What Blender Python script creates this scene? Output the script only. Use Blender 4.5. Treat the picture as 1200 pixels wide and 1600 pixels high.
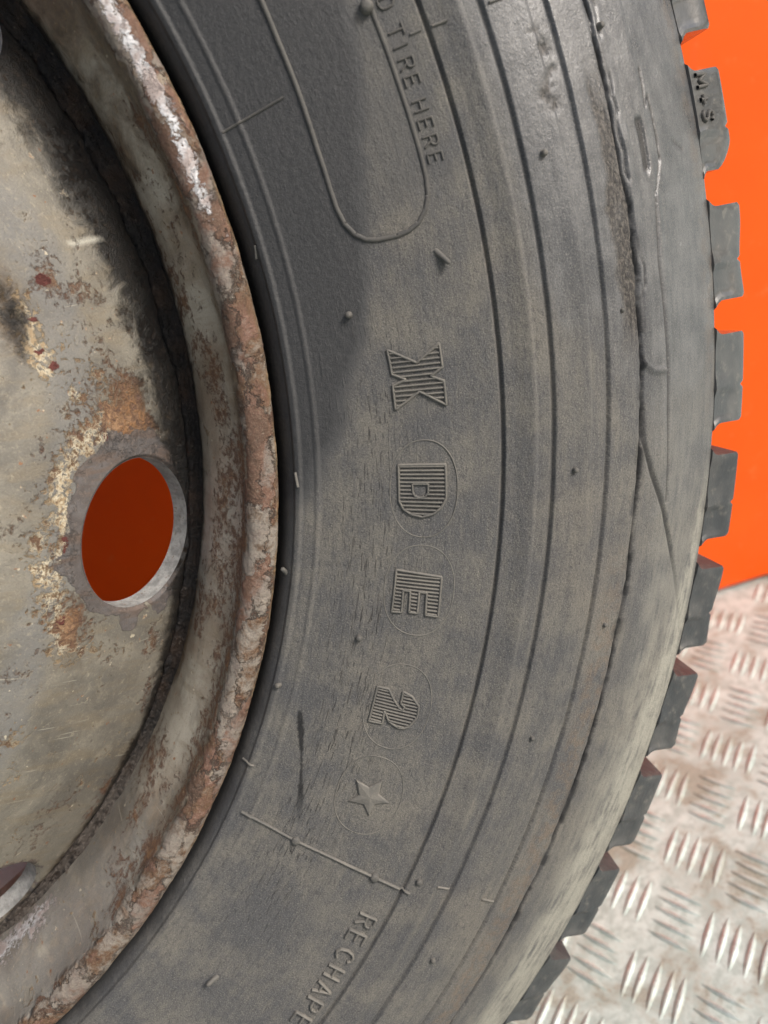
import bpy, math, random
import numpy as np
from mathutils import Matrix, Vector

random.seed(7); rng = np.random.default_rng(11)
scene = bpy.context.scene
for o in list(bpy.data.objects): bpy.data.objects.remove(o)
rad = math.radians

# ------------------------------------------------------------------ camera
cam_d = bpy.data.cameras.new('camera'); cam = bpy.data.objects.new('camera', cam_d)
scene.collection.objects.link(cam); scene.camera = cam
R3 = Matrix(((0.955633, 0.293754, -0.021775), (-0.160399, 0.45695, -0.874911), (-0.247058, 0.839586, 0.483794)))
cam.matrix_world = Matrix.Translation((0.331338, -0.290963, 0.615307)) @ R3.to_4x4()
cam_d.sensor_fit = 'AUTO'; cam_d.sensor_width = 36; cam_d.lens = 29.356
cam_d.clip_start = 0.01; cam_d.clip_end = 200
cam_d.dof.use_dof = True; cam_d.dof.focus_distance = 0.335; cam_d.dof.aperture_fstop = 9.0

# ------------------------------------------------------------------ sky and sun (bright overcast day)
SUN_DIR = Vector((0.62, -0.42, 0.66)).normalized()       # towards the sun
w = bpy.data.worlds.new('World'); scene.world = w; w.use_nodes = True
wn = w.node_tree.nodes; wl = w.node_tree.links
bg = wn['Background']; sky = wn.new('ShaderNodeTexSky'); sky.sky_type = 'NISHITA'; sky.sun_disc = False
sky.sun_elevation = math.asin(SUN_DIR.z); sky.sun_rotation = math.atan2(SUN_DIR.x, SUN_DIR.y)
sky.air_density = 1.0; sky.dust_density = 6.5; sky.ozone_density = 1.0
wl.new(sky.outputs[0], bg.inputs[0]); bg.inputs[1].default_value = 0.06
sd = bpy.data.lights.new('sun', 'SUN'); sd.energy = 1.5; sd.angle = rad(18); sd.color = (1.0, 0.97, 0.93)
sun = bpy.data.objects.new('sun', sd); scene.collection.objects.link(sun)
sun.rotation_euler = SUN_DIR.to_track_quat('Z', 'Y').to_euler(); sun.location = (1, -1, 3)
cy_ = scene.cycles; cy_.max_bounces = 6; cy_.diffuse_bounces = 6; cy_.glossy_bounces = 3; cy_.transmission_bounces = 1; cy_.caustics_reflective = False; cy_.caustics_refractive = False
vs = scene.view_settings
vs.view_transform = 'Standard'; vs.look = 'None'; vs.gamma = 1; vs.exposure = 1.12; vs.use_curve_mapping = False

# ------------------------------------------------------------------ helpers: noise, meshes, nodes
def vnoise(x, y, seed=0, octaves=3, gain=.5):
    """smooth value noise in [0,1], any arrays x, y (one cell per unit)"""
    x = np.asarray(x, float); y = np.asarray(y, float)
    out = np.zeros(np.broadcast(x, y).shape); amp = 1; tot = 0
    for o in range(octaves):
        T = np.random.default_rng(seed*31+o).random((256, 256))
        xi = np.floor(x).astype(int); yi = np.floor(y).astype(int)
        fx = x-xi; fy = y-yi; fx = fx*fx*(3-2*fx); fy = fy*fy*(3-2*fy)
        a = T[xi & 255, yi & 255]; b = T[(xi+1) & 255, yi & 255]; c = T[xi & 255, (yi+1) & 255]; d = T[(xi+1) & 255, (yi+1) & 255]
        out += amp*((a*(1-fx)+b*fx)*(1-fy)+(c*(1-fx)+d*fx)*fy); tot += amp
        x = x*2.03+17.1; y = y*2.03+5.3; amp *= gain
    return out/tot
def sstep(a, b, x):
    t = np.clip((np.asarray(x, float)-a)/(b-a), 0, 1); return t*t*(3-2*t)

def mesh_np(name, V, F, smooth=True):
    """V (n,3), F (m,4) or list of face lists"""
    me = bpy.data.meshes.new(name)
    V = np.asarray(V, np.float32); F = np.asarray(F, np.int32); k = F.shape[1]
    me.vertices.add(len(V)); me.vertices.foreach_set('co', V.ravel())
    me.loops.add(F.size); me.loops.foreach_set('vertex_index', F.ravel())
    me.polygons.add(len(F)); me.polygons.foreach_set('loop_start', np.arange(0, F.size, k, dtype=np.int32))
    me.polygons.foreach_set('loop_total', np.full(len(F), k, np.int32))
    me.update(calc_edges=True); me.validate()
    me.polygons.foreach_set('use_smooth', np.full(len(me.polygons), smooth, bool))
    return me
def grid_faces(ni, nj, wrap=False, off=0, flip=False):
    I = np.arange(ni if wrap else ni-1); J = np.arange(nj-1)
    i, j = np.meshgrid(I, J, indexing='ij'); i2 = (i+1) % ni
    f = np.stack([i*nj+j, i2*nj+j, i2*nj+j+1, i*nj+j+1], -1).reshape(-1, 4)+off
    return f[:, ::-1] if flip else f
def attr(me, name, val, vec=False):
    a = me.attributes.new(name, 'FLOAT_VECTOR' if vec else 'FLOAT', 'POINT')
    a.data.foreach_set('vector' if vec else 'value', np.asarray(val, np.float32).ravel())
def obj(name, me, mat=None, parent=None):
    o = bpy.data.objects.new(name, me); scene.collection.objects.link(o)
    if mat and not me.materials: me.materials.append(mat)
    if parent: o.parent = parent
    return o

class NT:
    def __init__(s, name):
        s.m = bpy.data.materials.new(name); s.m.use_nodes = True
        s.t = s.m.node_tree; s.b = s.t.nodes['Principled BSDF']
    def n(s, typ, ins=None, **props):
        nd = s.t.nodes.new(typ)
        for k, v in props.items(): setattr(nd, k, v)
        for k, v in (ins or {}).items(): s.set(nd.inputs[k], v)
        return nd
    def set(s, sock, v):
        if isinstance(v, bpy.types.NodeSocket): s.t.links.new(v, sock)
        elif isinstance(v, (tuple, list)) and sock.type == 'RGBA' and len(v) == 3: sock.default_value = (*v, 1)
        else: sock.default_value = v
    def math(s, op, a, b=0.0, c=0.0, clamp=False): return s.n('ShaderNodeMath', {0: a, 1: b, 2: c}, operation=op, use_clamp=clamp).outputs[0]
    def attr(s, name, out='Fac'): return s.n('ShaderNodeAttribute', attribute_name=name).outputs[out]
    def vmul(s, v, xyz): return s.n('ShaderNodeVectorMath', {0: v, 1: xyz}, operation='MULTIPLY').outputs[0]
    def noise(s, v, scale, detail=4.0, rough=.55, dist=0.0): return s.n('ShaderNodeTexNoise', {'Vector': v, 'Scale': scale, 'Detail': detail, 'Roughness': rough, 'Distortion': dist}).outputs[0]
    def step(s, x, a, b):   # smooth 0..1 between a and b
        return s.n('ShaderNodeMapRange', {0: x, 1: a, 2: b, 3: 0.0, 4: 1.0}, interpolation_type='SMOOTHSTEP').outputs[0]
    def mix(s, f, a, b):
        nd = s.n('ShaderNodeMix', data_type='RGBA'); s.set(nd.inputs[0], f); s.set(nd.inputs[6], a); s.set(nd.inputs[7], b); return nd.outputs[2]
    def mixf(s, f, a, b):
        nd = s.n('ShaderNodeMix', data_type='FLOAT'); s.set(nd.inputs[0], f); s.set(nd.inputs[2], a); s.set(nd.inputs[3], b); return nd.outputs[0]
    def bump(s, h, strength, dist, normal=None):
        nd = s.n('ShaderNodeBump', {'Height': h, 'Strength': strength, 'Distance': dist})
        if normal: s.set(nd.inputs['Normal'], normal)
        return nd.outputs[0]
    def out(s, col, rough, normal=None, metal=0.0, spec=0.5):
        s.set(s.b.inputs['Base Color'], col); s.set(s.b.inputs['Roughness'], rough); s.set(s.b.inputs['Metallic'], metal)
        s.set(s.b.inputs['Specular IOR Level'], spec)
        if normal: s.set(s.b.inputs['Normal'], normal)
        return s.m
    def coords(s): return s.n('ShaderNodeTexCoord').outputs['Object']

# ------------------------------------------------------------------ materials
def rubber_material():
    k = NT('dusty_rubber'); p = k.attr('pol', 'Vector')
    streak = k.vmul(p, (1.0, 6.0, 1.0))
    nb = k.noise(p, 26, 5, .6, .4); nb2 = k.noise(p, 75, 6, .65); ns = k.noise(streak, 60, 5, .65); nf = k.noise(p, 1500, 3, .75); nm = k.noise(p, 420, 5, .7); nd = k.noise(k.vmul(p, (1., 1.8, 1.)), 260, 6, .75, .3)
    d = k.math('MULTIPLY_ADD', nb, .5, k.math('MULTIPLY_ADD', nb2, .25, k.math('MULTIPLY', ns, .25)))
    dust = k.step(d, .40, .62)
    col = k.mix(dust, (.073, .074, .077), (.146, .137, .119))
    warm = k.step(k.noise(p, 13, 3, .5), .5, .72)
    col = k.mix(k.math('MULTIPLY', warm, .22), col, (.140, .120, .098))
    col = k.mix(k.math('MULTIPLY', k.step(nd, .50, .66), .58), col, (.046, .046, .048))
    clean = k.step(k.math('ADD', k.attr('clean'), k.math('MULTIPLY_ADD', nb2, .8, -.4)), .2, .8)
    ccol = k.mix(k.step(k.math('MULTIPLY_ADD', ns, .35, k.math('MULTIPLY', nb2, .65)), .38, .62), (.052, .055, .060), (.118, .119, .121))
    col = k.mix(clean, col, ccol)
    wet = k.step(k.math('ADD', k.attr('wet'), k.math('MULTIPLY_ADD', nb2, .7, -.35)), .15, .85)  # mask also carries the painted shade of the gap beside the flange
    wcol = k.mix(k.step(nm, .35, .7), (.028, .0285, .030), (.042, .042, .043))
    wcol = k.mix(k.step(k.attr('wet'), .8, 1.0), k.mix(.5, wcol, (.07, .07, .07)), wcol)
    col = k.mix(wet, col, wcol)
    brown = k.math('MULTIPLY', k.attr('brown'), k.step(k.noise(p, 200, 5, .65), .40, .62))
    col = k.mix(k.math('MULTIPLY', brown, .65), col, (.145, .105, .074))
    cream = k.math('MULTIPLY', k.attr('cream'), k.step(k.math('MULTIPLY_ADD', ns, .4, k.math('MULTIPLY_ADD', nb2, .4, k.math('MULTIPLY', nd, .2))), .36, .56))
    col = k.mix(cream, col, (.32, .31, .265))
    # grain: pale dust on the high spots, dark pores
    g1 = k.math('MULTIPLY', k.step(nf, .50, .74), k.mixf(wet, .62, .26)); col = k.mix(g1, col, k.mix(wet, (.255, .240, .210), (.11, .11, .11)))
    col = k.mix(k.math('MULTIPLY', k.step(nf, .48, .30), .70), col, (.032, .032, .033))
    col = k.mix(k.math('MULTIPLY', k.step(nm, .60, .74), .35), col, (.040, .040, .041))
    # fine weather cracks running round the sidewall
    line = None
    for sx, sy, lo in ((120., 1300., .61), (45., 700., .65)):
        l1 = k.step(k.noise(k.vmul(p, (sx, sy, 1.0)), 1.0, 2, .45, .15), lo, lo+.05)
        line = l1 if line is None else k.math('MAXIMUM', line, l1)
    crack = k.math('MULTIPLY', line, k.attr('crack'))
    col = k.mix(k.math('MULTIPLY', crack, k.math('MULTIPLY', k.step(nb2, .40, .62), .75)), col, (.028, .027, .027))
    col = k.mix(k.attr('tar_cuts'), col, (.012, .012, .013))
    torn = k.attr('torn'); gloss = k.attr('gloss')
    tn = k.noise(k.vmul(p, (1., 1.6, 1.)), 520, 5, .7, .5)
    col = k.mix(k.math('MULTIPLY', torn, .8), col, k.mix(k.step(tn, .44, .60), (.040, .035, .031), (.150, .132, .112)))
    rough = k.mixf(wet, k.mixf(nb2, .66, .84), .55)
    rough = k.mixf(gloss, rough, k.mixf(nb2, .20, .40))
    h = k.math('MULTIPLY_ADD', nf, .30, k.math('MULTIPLY_ADD', nm, .50, k.math('MULTIPLY_ADD', ns, .25, k.math('MULTIPLY', nd, .5))))
    h = k.math('MULTIPLY_ADD', crack, -.45, h)
    h = k.math('MULTIPLY_ADD', k.math('MULTIPLY', tn, torn), 2.2, h)
    k.set(k.b.inputs['Coat Weight'], k.math('MULTIPLY', gloss, k.math('MULTIPLY_ADD', k.math('MAXIMUM', torn, k.attr('tar_cuts')), -.75, .95))); k.set(k.b.inputs['Coat Roughness'], k.mixf(nb2, .10, .36)); k.set(k.b.inputs['Coat IOR'], 1.45)   # rain film
    k.set(k.b.inputs['Coat Normal'], k.bump(k.math('MULTIPLY_ADD', tn, k.math('MULTIPLY', torn, 3.0), k.math('ADD', nm, k.math('MULTIPLY', nd, .8))), .5, .0007))
    return k.out(col, rough, k.bump(h, k.mixf(gloss, k.mixf(wet, 1.0, .6), .6), .0009))
def block_material(wet=0.0):
    k = NT('tread_rubber'); p = k.coords(); inf = k.n('ShaderNodeObjectInfo').outputs['Random']
    v = k.n('ShaderNodeVectorMath', {0: p, 1: k.n('ShaderNodeCombineXYZ', {0: inf, 1: inf, 2: inf}).outputs[0]}, operation='ADD').outputs[0]
    nb = k.noise(v, 60, 4, .6); nf = k.noise(v, 900, 3, .65); nm = k.noise(v, 240, 4, .6)
    col = k.mix(k.step(nb, .35, .7), (.030, .034, .038), (.066, .067, .066))
    col = k.mix(k.math('MULTIPLY', k.step(nm, .56, .72), .5), col, (.15, .14, .12))
    h = k.math('MULTIPLY_ADD', nf, .4, nm)
    k.set(k.b.inputs['Coat Weight'], wet); k.set(k.b.inputs['Coat Roughness'], k.mixf(nm, .05, .25)); k.set(k.b.inputs['Coat Normal'], k.bump(nb, .3, .003))
    return k.out(col, k.mixf(nb, .40, .60), k.bump(h, .55, .0006))
def letter_material(f=1.0):
    k = NT('raised_rubber'); p = k.coords()
    n1 = k.noise(p, 900, 3, .6); n2 = k.noise(p, 90, 4, .6)
    col = k.mix(k.step(n2, .3, .7), (.092, .089, .082), (.150, .141, .124))
    col = k.mix(k.math('MULTIPLY', k.step(n1, .5, .75), .4), col, (.22, .20, .17))
    col = k.mix(1-f, col, (.028, .028, .029))
    return k.out(col, .68, k.bump(n1, .4, .0004))
def paint_material(name, base_a, base_b, gloss, dusty):
    """old wheel paint, peeling to primer, rust and bare steel; masks come from vertex attributes"""
    k = NT(name); p = k.attr('pol', 'Vector')
    big = k.noise(p, 22, 6, .62, .5); mid = k.noise(p, 85, 6, .68, .5); fin = k.noise(p, 330, 6, .74, .3); gr = k.noise(p, 1300, 3, .7)
    run = k.noise(k.vmul(p, (1., .25, 1.)), 130, 5, .65, .4); rnd = k.noise(k.vmul(p, (.3, 1., 1.)), 130, 5, .65, .3)
    jag = k.math('MULTIPLY_ADD', fin, .55, k.math('MULTIPLY', mid, .45))       # ragged edge noise
    def mask(a, soft=.06, amt=3.2):
        x = k.math('ADD', k.attr(a), k.math('MULTIPLY_ADD', jag, amt, -.5*amt)); return k.step(x, .5-soft, .5+soft)
    def tone(n, lo, hi, amt, c):
        nonlocal col
        col = k.mix(k.math('MULTIPLY', k.step(n, lo, hi), amt), col, c)
    col = k.mix(k.step(big, .38, .62), base_a, base_b)
    tone(run, .46, .66, .55, (.19, .155, .105)); tone(rnd, .50, .68, .45, (.17, .155, .13))
    grey = k.step(k.math('ADD', k.attr('grey'), k.math('MULTIPLY_ADD', mid, 1.6, -.8)), .2, .8)
    col = k.mix(k.math('MULTIPLY', grey, .75), col, (.165, .163, .158))
    tone(mid, .54, .66, .35, (.36, .325, .25)); tone(fin, .54, .68, dusty, (.40, .36, .275)); tone(fin, .44, .32, dusty, (.115, .098, .075))
    tone(big, .56, .70, .4, (.11, .095, .075)); tone(gr, .54, .72, .45, (.34, .30, .23)); tone(gr, .46, .30, .45, (.10, .085, .065))
    stain = k.step(k.math('ADD', k.attr('stain'), k.math('MULTIPLY_ADD', mid, 1.8, -.9)), .2, .9)
    col = k.mix(k.math('MULTIPLY', stain, .80), col, k.mix(k.step(fin, .4, .6), (.060, .042, .028), (.125, .085, .050)))
    speck = k.step(k.noise(p, 210, 3, .6), .66, .70)
    col = k.mix(k.math('MULTIPLY', speck, .85), col, k.mix(k.step(mid, .44, .56), (.22, .095, .04), (.52, .47, .36)))
    dark = k.step(k.noise(p, 300, 3, .6, .2), .70, .74); col = k.mix(k.math('MULTIPLY', dark, .7), col, (.05, .04, .032))
    scr = k.step(k.noise(k.vmul(p, (1., .045, 1.)), 620, 2, .5, .12), .69, .74); scr = k.math('MULTIPLY', scr, k.step(big, .42, .60))
    col = k.mix(k.math('MULTIPLY', scr, .55), col, (.46, .43, .36))
    cream = k.math('MULTIPLY', mask('creamy', .10, 4.2), k.step(k.noise(p, 240, 5, .7), .40, .50)); col = k.mix(cream, col, k.mix(k.step(fin, .42, .58), (.56, .50, .38), (.30, .22, .13)))
    rust = mask('rust', .16); rcol = k.mix(k.step(fin, .42, .58), (.26, .125, .050), (.105, .048, .030)); rcol = k.mix(k.math('MULTIPLY', k.step(gr, .5, .7), .4), rcol, (.38, .24, .11))
    col = k.mix(k.math('MULTIPLY', rust, .85), col, rcol)
    bare = mask('bare', .04, 1.8); bcol = k.mix(k.step(mid, .38, .62), (.082, .070, .066), (.130, .120, .118))
    bcol = k.mix(k.math('MULTIPLY', k.step(run, .46, .60), .6), bcol, (.120, .078, .056)); bcol = k.mix(k.math('MULTIPLY', k.step(fin, .5, .64), .6), bcol, (.185, .150, .128)); bcol = k.mix(k.math('MULTIPLY', k.step(gr, .5, .7), .4), bcol, (.06, .05, .047)); col = k.mix(bare, col, bcol)
    lip = k.attr('lip')                                                        # flaking layers on the flange lip
    wv = k.n('ShaderNodeVectorMath', {0: p, 1: k.vmul(k.n('ShaderNodeTexNoise', {'Vector': p, 'Scale': 170., 'Detail': 5., 'Roughness': .7}).outputs[1], (.016, .016, .0))}, operation='ADD').outputs[0]
    fl = k.n('ShaderNodeTexVoronoi', {'Vector': k.vmul(wv, (.55, 1.3, 1.)), 'Scale': 95.}, feature='F1')
    fv = k.n('ShaderNodeSeparateColor', {0: fl.outputs['Color']}).outputs[0]
    fe = k.n('ShaderNodeTexVoronoi', {'Vector': k.vmul(wv, (.55, 1.3, 1.)), 'Scale': 95.}, feature='DISTANCE_TO_EDGE').outputs['Distance']
    fedge = k.math('MULTIPLY', k.math('SUBTRACT', 1.0, k.step(fe, .01, .07)), k.step(mid, .38, .55))
    ramp = k.n('ShaderNodeValToRGB', {0: k.math('MULTIPLY_ADD', fv, .60, k.math('MULTIPLY_ADD', mid, .9, -.25))})
    e = ramp.color_ramp.elements; cols = [(.0, (.050, .032, .024)), (.22, (.125, .070, .045)), (.36, (.165, .088, .060)), (.47, (.205, .170, .145)), (.60, (.255, .225, .190)), (.72, (.120, .064, .032)), (.84, (.190, .100, .072)), (.95, (.40, .35, .27))]
    while len(e) < len(cols): e.new(.5)
    for q, (a, c) in zip(e, cols): q.position = a; q.color = (*c, 1)
    lcol = k.mix(k.math('MULTIPLY', fedge, .8), ramp.outputs[0], (.040, .026, .019))
    for n_, lo, hi, am, c in ((fin, .50, .66, .55, (.090, .055, .034)), (fin, .44, .30, .45, (.33, .28, .22)), (gr, .52, .70, .45, (.30, .24, .18)), (gr, .46, .30, .5, (.055, .036, .026))):
        lcol = k.mix(k.math('MULTIPLY', k.step(n_, lo, hi), am), lcol, c)
    lcol = k.mix(k.math('MULTIPLY', k.attr('edge'), k.step(mid, .40, .60)), lcol, k.mix(k.step(fin, .4, .6), (.24, .13, .05), (.36, .28, .17)))
    col = k.mix(k.step(k.math('ADD', lip, k.math('MULTIPLY_ADD', jag, 1.2, -.6)), .35, .65), col, lcol)
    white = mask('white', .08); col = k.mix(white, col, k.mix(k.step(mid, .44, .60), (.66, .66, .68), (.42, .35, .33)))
    red = mask('red', .03, 2.2); col = k.mix(red, col, (.105, .028, .022))
    grime_shade = k.step(k.math('ADD', k.attr('grime_shade'), k.math('MULTIPLY_ADD', mid, 1.4, -.7)), .15, .70)
    col = k.mix(k.math('MULTIPLY', grime_shade, .96), col, k.mix(k.step(fin, .48, .68), (.010, .009, .008), (.040, .028, .019)))
    line = k.attr('line'); col = k.mix(line, col, (.50, .48, .41))
    rough = k.mixf(mid, gloss-.05, gloss+.25)
    for mk in (cream, rust, bare): rough = k.mixf(mk, rough, .78)
    rough = k.mixf(lip, rough, .66); rough = k.mixf(grime_shade, rough, .38); rough = k.mixf(white, rough, .45)
    h = k.math('MULTIPLY_ADD', fin, .35, k.math('MULTIPLY_ADD', mid, .25, k.math('MULTIPLY', gr, .12)))
    h = k.math('MULTIPLY_ADD', bare, -.55, h); h = k.math('MULTIPLY_ADD', rust, k.math('MULTIPLY', fin, .9), h); h = k.math('MULTIPLY_ADD', cream, .35, h)
    h = k.math('MULTIPLY_ADD', red, -.3, h); h = k.math('MULTIPLY_ADD', white, .6, h); h = k.math('MULTIPLY_ADD', grime_shade, k.math('MULTIPLY', fin, 1.2), h)
    h = k.math('MULTIPLY_ADD', lip, k.math('MULTIPLY_ADD', fv, 1.8, k.math('MULTIPLY_ADD', fedge, -1.0, k.math('MULTIPLY', fin, 1.2))), h)
    return k.out(col, rough, k.bump(h, .85, .0010))
def grime_material():
    k = NT('black_grime'); p = k.coords()
    n1 = k.noise(p, 330, 5, .65, .4); n2 = k.noise(p, 70, 4, .6); n3 = k.noise(p, 900, 3, .6)
    dry = k.attr('dry')
    col = k.mix(k.step(n2, .4, .7), (.009, .008, .008), (.028, .017, .011))
    col = k.mix(k.math('MULTIPLY', k.step(n1, .60, .74), .7), col, (.11, .095, .08))
    col = k.mix(k.math('MULTIPLY', dry, k.step(n1, .3, .6)), col, (.085, .072, .062))
    h = k.math('MULTIPLY_ADD', n3, .4, n1)
    return k.out(col, k.mixf(n1, .40, .75), k.bump(h, .9, .002), 0.0, .3)
def edge_metal_material():
    k = NT('grey_painted_edge'); p = k.coords(); n1 = k.noise(p, 220, 5, .65); n2 = k.noise(p, 800, 3, .6)
    col = k.mix(k.step(n1, .35, .65), (.20, .20, .195), (.34, .34, .33)); col = k.mix(k.step(n2, .6, .72), col, (.16, .12, .09))
    return k.out(col, .6, k.bump(n2, .5, .0006))
def barrel_material():
    k = NT('pale_bounce_paint'); p = k.coords(); n1 = k.noise(p, 30, 5, .6); n2 = k.noise(p, 300, 4, .65)  # made pale so it bounces light behind the disc
    col = k.mix(k.step(n1, .35, .7), (.62, .62, .60), (.50, .48, .45)); col = k.mix(k.math('MULTIPLY', k.step(n2, .62, .72), .5), col, (.30, .20, .13))
    return k.out(col, .6, k.bump(n2, .3, .0006))
def orange_material():
    k = NT('orange_paint'); p = k.coords(); n1 = k.noise(p, 9, 4, .6); n2 = k.noise(p, 60, 5, .7); n3 = k.noise(p, 300, 3, .6)
    col = k.mix(k.step(n1, .3, .7), (.92, .102, .004), (.96, .116, .006))
    col = k.mix(k.math('MULTIPLY', k.step(n2, .58, .74), .30), col, (.85, .30, .12))
    col = k.mix(k.math('MULTIPLY', k.step(n3, .66, .74), .4), col, (.40, .09, .03))
    col = k.mix(k.math('MULTIPLY', k.step(k.noise(k.vmul(p, (9., 1., 1.2)), 4.0, 4, .6), .55, .75), .22), col, (.55, .10, .03))
    return k.out(col, k.mixf(n2, .36, .55), k.bump(n1, .15, .004), 0.0, .3)
def alu_material():
    k = NT('aluminium_tread_plate'); g = k.n('ShaderNodeNewGeometry').outputs['Position']
    n1 = k.noise(g, 16, 6, .62, .6); n2 = k.noise(g, 85, 6, .72, .3); n3 = k.noise(g, 480, 4, .65); sc = k.noise(k.vmul(g, (60., 600., 60.)), 1.0, 3, .6)
    col = k.mix(k.step(n2, .36, .62), (.36, .42, .39), (.56, .63, .60))
    col = k.mix(k.math('MULTIPLY', k.step(n3, .52, .70), .4), col, (.36, .34, .30))
    dirt = k.step(k.math('MULTIPLY_ADD', n1, .62, k.math('MULTIPLY', n2, .38)), .49, .59)
    col = k.mix(k.math('MULTIPLY', dirt, .72), col, k.mix(k.step(n3, .4, .6), (.150, .120, .080), (.28, .245, .180)))
    col = k.mix(k.math('MULTIPLY', k.step(n3, .70, .75), .75), col, (.10, .085, .07))
    z = k.n('ShaderNodeSeparateXYZ', {0: g}).outputs[2]; high = k.step(z, .0008, .0020)       # bars rubbed bright on top
    col = k.mix(k.math('MULTIPLY', high, .6), col, (.58, .65, .63))
    metal = k.mixf(dirt, k.mixf(high, .10, .60), .0)
    h = k.math('MULTIPLY_ADD', sc, .4, k.math('MULTIPLY_ADD', n2, .8, n3))
    return k.out(col, k.mixf(high, k.mixf(n2, .42, .62), k.mixf(n3, .16, .40)), k.bump(h, .5, .0007), metal)
LETD = letter_material(.45); LETS = letter_material(.7); RUB = rubber_material(); BLK = block_material(); BLKW = block_material(1.0); LET = letter_material(); GRM = grime_material(); EDG = edge_metal_material()
PD = paint_material('peeling_disc_paint', (.222, .205, .170), (.118, .111, .098), .40, .45)
PR_ = paint_material('peeling_rim_paint', (.400, .370, .310), (.250, .200, .150), .27, .30)
ORG = orange_material(); BARREL = barrel_material(); ALU = alu_material()

# ------------------------------------------------------------------ floor: aluminium five-bar tread plate
WALL_Y = 0.4163
floor = obj('floor', mesh_np('floor', [(-60, -60, 0), (60, -60, 0), (60, 60, 0), (-60, 60, 0)], [[0, 1, 2, 3]], False), ALU)
floor['kind'] = 'structure'
U = np.array((0.02891, -0.03480)); Vv = np.array((-0.03747, -0.04291)); O0 = np.array((0.5027, 0.1281))
def bar_mesh(name, L, W, H, ns=9):
    V = []; F = []
    cs = [(-.5, 0), (-.30, .62), (0, 1.0), (.30, .62), (.5, 0)]
    for i in range(ns):
        t = -1+2*i/(ns-1); e = max(1-abs(t)**1.9, .01)
        for (a, h) in cs: V.append((t*L/2, a*W*(.06+.94*e), (h*e**.6)*H-.0002))
    for i in range(ns-1):
        for j in range(4): F.append((i*5+j, (i+1)*5+j, (i+1)*5+j+1, i*5+j+1))
    return np.array(V), np.array(F)
barV, barF = bar_mesh('tread_bar', .040, .0060, .0023)
barV2, barF2 = bar_mesh('tread_bar', .035, .0058, .0023)
me_v = mesh_np('tread_bar', barV, barF); me_h = mesh_np('tread_bar', barV2, barF2)
me_v.materials.append(ALU); me_h.materials.append(ALU)
angU = math.atan2(U[1], U[0]); angV = math.atan2(Vv[1], Vv[0]); uh = U/np.hypot(*U); vh = Vv/np.hypot(*Vv)
groups = []
for i in range(-45, 46):
    for j in range(-45, 46):
        c = O0+i*U+j*Vv
        if -1.05 < c[0] < 1.65 and -.95 < c[1] < 1.2 and (c[1] < WALL_Y-.024 or c[0] > .86): groups.append((i, j, c))
def view_rank(c):                     # near the strip of floor that lies open right of the tyre
    a = np.array((.36, .03)); b = np.array((.70, .39)); t = np.clip((c-a)@(b-a)/((b-a)@(b-a)), 0, 1)
    d = c-(a+t*(b-a)); side = d@np.array((.727, -.686))
    return abs(side-.035)+.4*np.hypot(*(d-side*np.array((.727, -.686))))
groups.sort(key=lambda g: view_rank(g[2]))
restV = []; restF = []; off = 0
for gi, (i, j, c) in enumerate(groups):
    even = (i+j) % 2 == 0
    for k in range(-2, 3):
        jit = rng.normal(0, .0004, 2)
        p = (c+k*.0098*uh if even else c+k*.0098*vh)+jit
        ang = (angV if even else angU)+rng.normal(0, .015)
        if gi < 60:
            b = obj('tread_bar', me_v if even else me_h, None, floor); b.location = (p[0], p[1], 0); b.rotation_euler.z = ang
        else:
            Vb = barV if even else barV2; ca, sa = math.cos(ang), math.sin(ang)
            restV.append(np.stack([p[0]+Vb[:, 0]*ca-Vb[:, 1]*sa, p[1]+Vb[:, 0]*sa+Vb[:, 1]*ca, Vb[:, 2]], 1)); restF.append(barF+off); off += len(Vb)
rest = obj('tread_bars', mesh_np('tread_bars', np.concatenate(restV), np.concatenate(restF)), ALU, floor); rest['kind'] = 'stuff'

# ------------------------------------------------------------------ orange wall panel
def box(name, x0, x1, y0, y1, z0, z1, mat, parent=None, bevel=.004):
    V = [(x, y, z) for x in (x0, x1) for y in (y0, y1) for z in (z0, z1)]
    F = [(0, 1, 3, 2), (4, 6, 7, 5), (0, 4, 5, 1), (2, 3, 7, 6), (0, 2, 6, 4), (1, 5, 7, 3)]
    o = obj(name, mesh_np(name, V, F, False), mat, parent)
    if bevel:
        m = o.modifiers.new('bevel', 'BEVEL'); m.width = bevel; m.segments = 3
    return o
wall = box('orange_wall', -1.1, .83, WALL_Y, WALL_Y+.02, .005, .625, ORG)
wall['label'] = 'glossy orange painted metal wall panel behind the leaning tyre'; wall['category'] = 'wall'

# ------------------------------------------------------------------ wheel root (leans back against the wall)
RM = Matrix(((0.872836, -0.075937, 0.48207), (-0.052813, 0.96732, 0.247999), (-0.485148, -0.241922, 0.840301)))
CENTRE = Vector((0, 0, 0.572844))
root = bpy.data.objects.new('truck_wheel', None); scene.collection.objects.link(root)
low = RM.transposed() @ Vector((0, 0, -1)); lr = math.hypot(low.x, low.z)
BASE = Vector((low.x/lr*.5278, .251, low.z/lr*.5278))            # wheel-frame point that touches the floor
root.matrix_world = Matrix.Translation(CENTRE+RM @ BASE) @ RM.to_4x4()
root['label'] = 'worn black truck tyre on a rusty beige steel wheel leaning against orange wall'; root['category'] = 'wheel'
def part(name, me, mat, parent=root):
    o = obj(name, me, mat, parent)
    if parent is root: o.location = -BASE
    return o

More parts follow.
